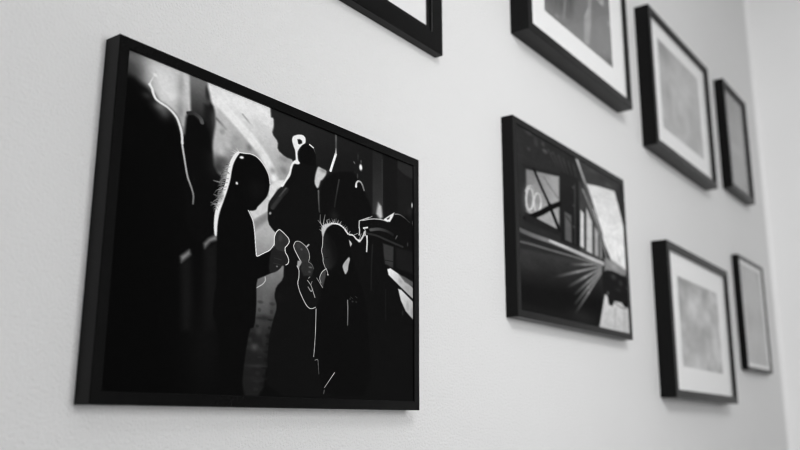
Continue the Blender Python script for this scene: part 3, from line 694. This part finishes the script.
def picture(label, rect, depth, tilt, face, rec, image, mat_open=None, glass=True, paper=PAPER, gain=1.0, step=None):
    """rect = x0,x1,z0,z1 of the outer frame (z from lens height); mat_open = margins l,r,b,t of the mat opening"""
    x0, x1, z0, z1 = rect
    w, h = x1-x0, z1-z0
    xm, zm = (x0+x1)/2, (z0+z1)/2
    root = bpy.data.objects.new('picture_frame', None); C.objects.link(root)
    root.empty_display_size = .05
    s, c = math.sin(tilt), math.cos(tilt)
    root.location = (xm+s*h/2, -.0006, CAM_Z+zm-c*h/2)
    root.rotation_euler = (0, -tilt, 0)
    root['label'] = label; root['category'] = 'picture frame'; root['group'] = GROUP
    e = .0011                                          # softened edges
    yf, yp = -depth, -depth+rec
    if step:
        prof = [(0, 0), (0, yf+e), (e, yf), (step-e, yf), (step, yf+e), (step, yf+.0035), (face-.001, yf+.0042), (face, yf+.0055), (face, yp),
                (face-.006, yp), (face-.006, 0)]
    else:
        prof = [(0, 0), (0, yf+e), (e, yf), (face-e, yf), (face, yf+e), (face, yp), (face-.006, yp), (face-.006, 0)]
    rim('frame', w, h, prof, BLACK, root)
    i = face-.0055                                     # what lies in the rabbet
    y = yp+.0002
    if glass:
        box('glazing', -w/2+i, w/2-i, y, y+.0016, i, h-i, GLASS, root); y += .0018
    if mat_open:
        l, r, b, t = mat_open
        bm = bmesh.new()
        def ring(a, yy):
            return [bm.verts.new(p) for p in ((-w/2+a[0], yy, a[2]), (w/2-a[1], yy, a[2]), (w/2-a[1], yy, h-a[3]), (-w/2+a[0], yy, h-a[3]))]
        rs = [ring((i,)*4, y), ring((l, r, b, t), y), ring((l+.0012, r+.0012, b+.0012, t+.0012), y+.0014), ring((i,)*4, y+.0014)]
        for q in range(4):
            for k in range(4):
                A, B = rs[q], rs[(q+1) % 4]
                bm.faces.new((A[k], A[(k+1) % 4], B[(k+1) % 4], B[k]))
        link('mat_board', finish(bm, 'mat_board'), MATBOARD, root)
        y += .0015
        px0, px1, pz0, pz1 = -w/2+l-.0, w/2-r+.0, b, h-t
    else:
        px0, px1, pz0, pz1 = -w/2+i, w/2-i, i, h-i
    art = image(px1-px0, pz1-pz0)
    sheet('print', px0, px1, y, pz0, pz1, art, paper, root, gain)
    box('backing_board', -w/2+i, w/2-i, y+.0006, min(y+.0036, -.0006), i, h-i, BOARD, root)
    return root


def from_art(art, U, V, res, noise, seed, soft=False):
    def f(w, h):
        X, Y, I = draw(art, U, V, res, soft)
        n = value_noise(X, Y, 2.2, seed)+.6*value_noise(X, Y, 1.1, seed+1)+.8*value_noise(X, Y, 7., seed+2)-1.2
        g = value_noise(X, Y, .55, seed+5)-.5
        return I*(1+noise*n)+.012*g
    return f


def soft_picture(base, amp, marks, seed, grain=.03):
    """a pale, low-contrast print: cloudy greys plus a few soft forms (u, v, radii, grey, opacity)"""
    def f(w, h):
        nu, nv = int(w*300), int(h*300)
        X, Y = np.meshgrid(np.linspace(0, 1, nu), np.linspace(0, 1, nv))
        I = base+amp*(value_noise(X*10, Y*10, 2.2, seed)-.5)+amp*.7*(value_noise(X*10, Y*10, .9, seed+1)-.5)
        I = I+grain*(value_noise(X*10, Y*10, .3, seed+2)-.5)
        for u, v, ru, rv, g, a in marks:
            k = a*np.exp(-.9*(((X-u)/ru)**2+((Y-v)/rv)**2)); I = I*(1-k)+g*k
        return I
    return f


def blank(v):
    return lambda w, h: np.full((6, 8), v)


KP = 1.12
picture('large black framed photograph of two children holding ice pops in a dark street',
        (.6345, 1.3655, .0222, .5362), .0339, .0043, .0175, .0040, from_art(ART_CHILDREN, 293.9, 287.6, 2.4, .05, 3, True),
        glass=False, paper=PAPER_BLACK, gain=KP)
picture('black framed photograph of a train carriage side with light streaks and pale sky',
        (1.7790, 2.5130, .2520, .7690), .0343, .0023, .0185, .0030, from_art(ART_TRAIN, 109.6, 199.1, 2.5, .08, 11),
        glass=False, paper=PAPER_BLACK, gain=KP)
picture('wide flat black frame cut by the top edge, only its lower right corner showing',
        (.7586, 1.4752, .8176, 1.3409), .0215, .008, .0545, .0075, blank(.86), paper=PAPER, gain=KP, step=.043)
picture('deep black frame with white mat cut by the top edge, above the train photograph',
        (1.8430, 2.5800, 1.0290, 1.5712), .0552, .0008, .0255, .0080, from_art(ART_WINDOW, 70.2, 133.6, 2.2, .06, 21),
        mat_open=(.1194, .1264, .1052, .103), gain=.95)
picture('upper white matted black frame with pale print, beside the unmatted narrow frame',
        (2.8085, 3.5300, .9720, 1.5200), .0545, -.0009, .0240, .0120,
        soft_picture(.68, .12, [(.12, .93, .25, .14, .48, .7), (.5, .6, .22, .3, .77, .6), (.30, .40, .05, .2, .80, .5), (.62, .22, .06, .14, .80, .6), (.85, .3, .12, .3, .66, .5)], 5),
        mat_open=(.118, .112, .100, .084), gain=1.05)
picture('narrow black frame without a mat, in the upper row nearest the room corner',
        (3.8150, 4.2050, 1.0490, 1.5790), .0433, .0012, .0230, .0110,
        soft_picture(.63, .05, [(.4, .42, .4, .05, .80, .5), (.6, .2, .6, .2, .70, .5), (.3, .9, .5, .2, .54, .5), (.75, .65, .3, .2, .74, .4)], 8), gain=.95)
picture('lower white matted black frame hanging right of the train photograph',
        (2.8220, 3.5520, .0830, .6230), .0560, -.0097, .0270, .0100,
        soft_picture(.66, .18, [(.35, .7, .12, .10, .82, .7), (.68, .64, .1, .10, .84, .7), (.12, .96, .2, .08, .5, .7), (.35, .12, .2, .08, .78, .6), (.85, .4, .08, .12, .80, .6), (.25, .4, .15, .1, .58, .5), (.55, .3, .15, .12, .60, .5)], 14, .06),
        mat_open=(.122, .128, .110, .108), gain=1.1)
picture('thin black frame with a narrow white border, in the lower row nearest the room corner',
        (3.8560, 4.2900, .2330, .7475), .0293, .0007, .0150, .0045,
        soft_picture(.69, .08, [(.5, .3, .5, .12, .76, .5), (.5, .8, .5, .1, .74, .4)], 31), mat_open=(.045, .045, .032, .032), gain=1.1)

# ------------------------------------------------------------------ the room
T = .12
struct(box('wall_back', LX-T, RX+T, 0, T, 0, CEIL, WALL))
struct(box('wall_left', LX-T, LX, FY, 0, 0, CEIL, WALL_FAR))
bm = bmesh.new()                                       # right wall runs into the back wall with a soft plaster cove
R = .028
pts = [(RX+T, 0), (RX-R, 0)]+[(RX-R+R*math.sin(a), -R+R*math.cos(a)) for a in [math.pi/2*k/10 for k in range(1, 10)]]+[(RX, -R), (RX, FY), (RX+T, FY)]
lo = [bm.verts.new((x, y, 0)) for x, y in pts]; hi = [bm.verts.new((x, y, CEIL)) for x, y in pts]
bm.faces.new(lo); bm.faces.new(hi)
side = [bm.faces.new((lo[k], lo[(k+1) % len(pts)], hi[(k+1) % len(pts)], hi[k])) for k in range(len(pts))]
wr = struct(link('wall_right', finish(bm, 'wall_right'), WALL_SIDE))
for p in wr.data.polygons: p.use_smooth = False
struct(box('floor', LX-T, RX+T, FY-T, T, -.1, 0, FLOOR))
struct(box('ceiling', LX-T, RX+T, FY-T, T, CEIL, CEIL+.1, CEILING))
WIN = [(.12, 1.72)]
WZ0, WZ1 = .60, 2.75
bm = bmesh.new()
xs = [LX-T]+[x for w in WIN for x in w]+[RX+T]
for a in range(0, len(xs), 2): add_box(bm, xs[a], xs[a+1], FY-T, FY, 0, CEIL)
for a, b in WIN:
    add_box(bm, a, b, FY-T, FY, 0, WZ0); add_box(bm, a, b, FY-T, FY, WZ1, CEIL)
struct(link('wall_front', finish(bm, 'wall_front'), WALL_FAR))
for n, (a, b) in enumerate(WIN, 1):
    root = bpy.data.objects.new('window_%d' % n, None); C.objects.link(root)
    root.location = ((a+b)/2, FY-T/2, WZ0); struct(root)
    w, h = b-a, WZ1-WZ0
    rim('window_frame', w, h, [(0, .03), (0, -.03), (.05, -.03), (.05, .03)], TRIM, root)
    box('mullion', -.025, .025, -.025, .025, .05, h-.05, TRIM, root)
    for s in (-1, 1):
        xa, xb = sorted((s*.025, s*(w/2-.05)))
        box('window_pane', xa, xb, -.003, .003, .05, h-.05, WINDOW_GLASS, root)
    box('window_sill', -w/2-.06, w/2+.06, T/2, T/2+.16, -.03, 0, TRIM, root)
for nm, d in (('baseboard_back', (LX, RX-.03, -.016, 0)), ('baseboard_left', (LX, LX+.016, FY, -.016)),
              ('baseboard_right', (RX-.016, RX, FY, -.03)), ('baseboard_front', (LX+.016, RX-.016, FY, FY+.016))):
    struct(box(nm, *d, 0, .11, TRIM))

# ------------------------------------------------------------------ daylight through the window, and an added fill spot
for a, b in WIN:
    l = bpy.data.lights.new('window_daylight', 'AREA'); l.shape = 'RECTANGLE'
    l.size, l.size_y = b-a-.1, WZ1-WZ0-.1
    l.energy = 76
    o = bpy.data.objects.new('window_daylight', l); C.objects.link(o)
    o.location = ((a+b)/2, FY-T-.06, (WZ0+WZ1)/2); o.rotation_euler = (math.radians(90), 0, 0)   # shines along +y, into the room
from mathutils import Vector
l = bpy.data.lights.new('added_fill_spot', 'SPOT'); l.energy = 440; l.spot_size = math.radians(80); l.spot_blend = 1; l.shadow_soft_size = .55  # added fill without a fixture, brightens the right wall and its corner
o = bpy.data.objects.new('added_fill_spot', l); C.objects.link(o)
o.location = (-.4, -2.5, 3.3)
o.rotation_euler = (Vector((RX, -.45, .9))-o.location).to_track_quat('-Z', 'Y').to_euler()
wd = bpy.data.worlds.new('overcast_sky'); bpy.context.scene.world = wd; wd.use_nodes = True
wd.node_tree.nodes['Background'].inputs['Color'].default_value = (.9, .9, .9, 1)
wd.node_tree.nodes['Background'].inputs['Strength'].default_value = .6

# ------------------------------------------------------------------ camera
f_px, yaw, pitch, roll = 832.11, .639325, .233304, .004936
fw = np.array([math.cos(yaw)*math.cos(pitch), math.sin(yaw)*math.cos(pitch), math.sin(pitch)])
r0 = np.array([math.sin(yaw), -math.cos(yaw), 0.]); u0 = np.cross(r0, fw)
r = math.cos(roll)*r0+math.sin(roll)*u0; u = -math.sin(roll)*r0+math.cos(roll)*u0
cam = bpy.data.cameras.new('camera'); co = bpy.data.objects.new('camera', cam); C.objects.link(co)
from mathutils import Matrix
M = Matrix(((r[0], u[0], -fw[0], 0), (r[1], u[1], -fw[1], -1.), (r[2], u[2], -fw[2], CAM_Z), (0, 0, 0, 1)))
co.matrix_world = M
cam.sensor_width = 36; cam.lens = f_px/800*36
cam.clip_start = .05
cam.dof.use_dof = True; cam.dof.focus_distance = 1.45; cam.dof.aperture_fstop = 2.7
S = bpy.context.scene
S.camera = co
S.view_settings.view_transform = 'Standard'; S.view_settings.look = 'None'
S.view_settings.exposure = 0; S.view_settings.gamma = 1; S.view_settings.use_curve_mapping = False
S.cycles.use_denoising = True; S.cycles.filter_width = 1.05
S.cycles.max_bounces = 10; S.cycles.diffuse_bounces = 6
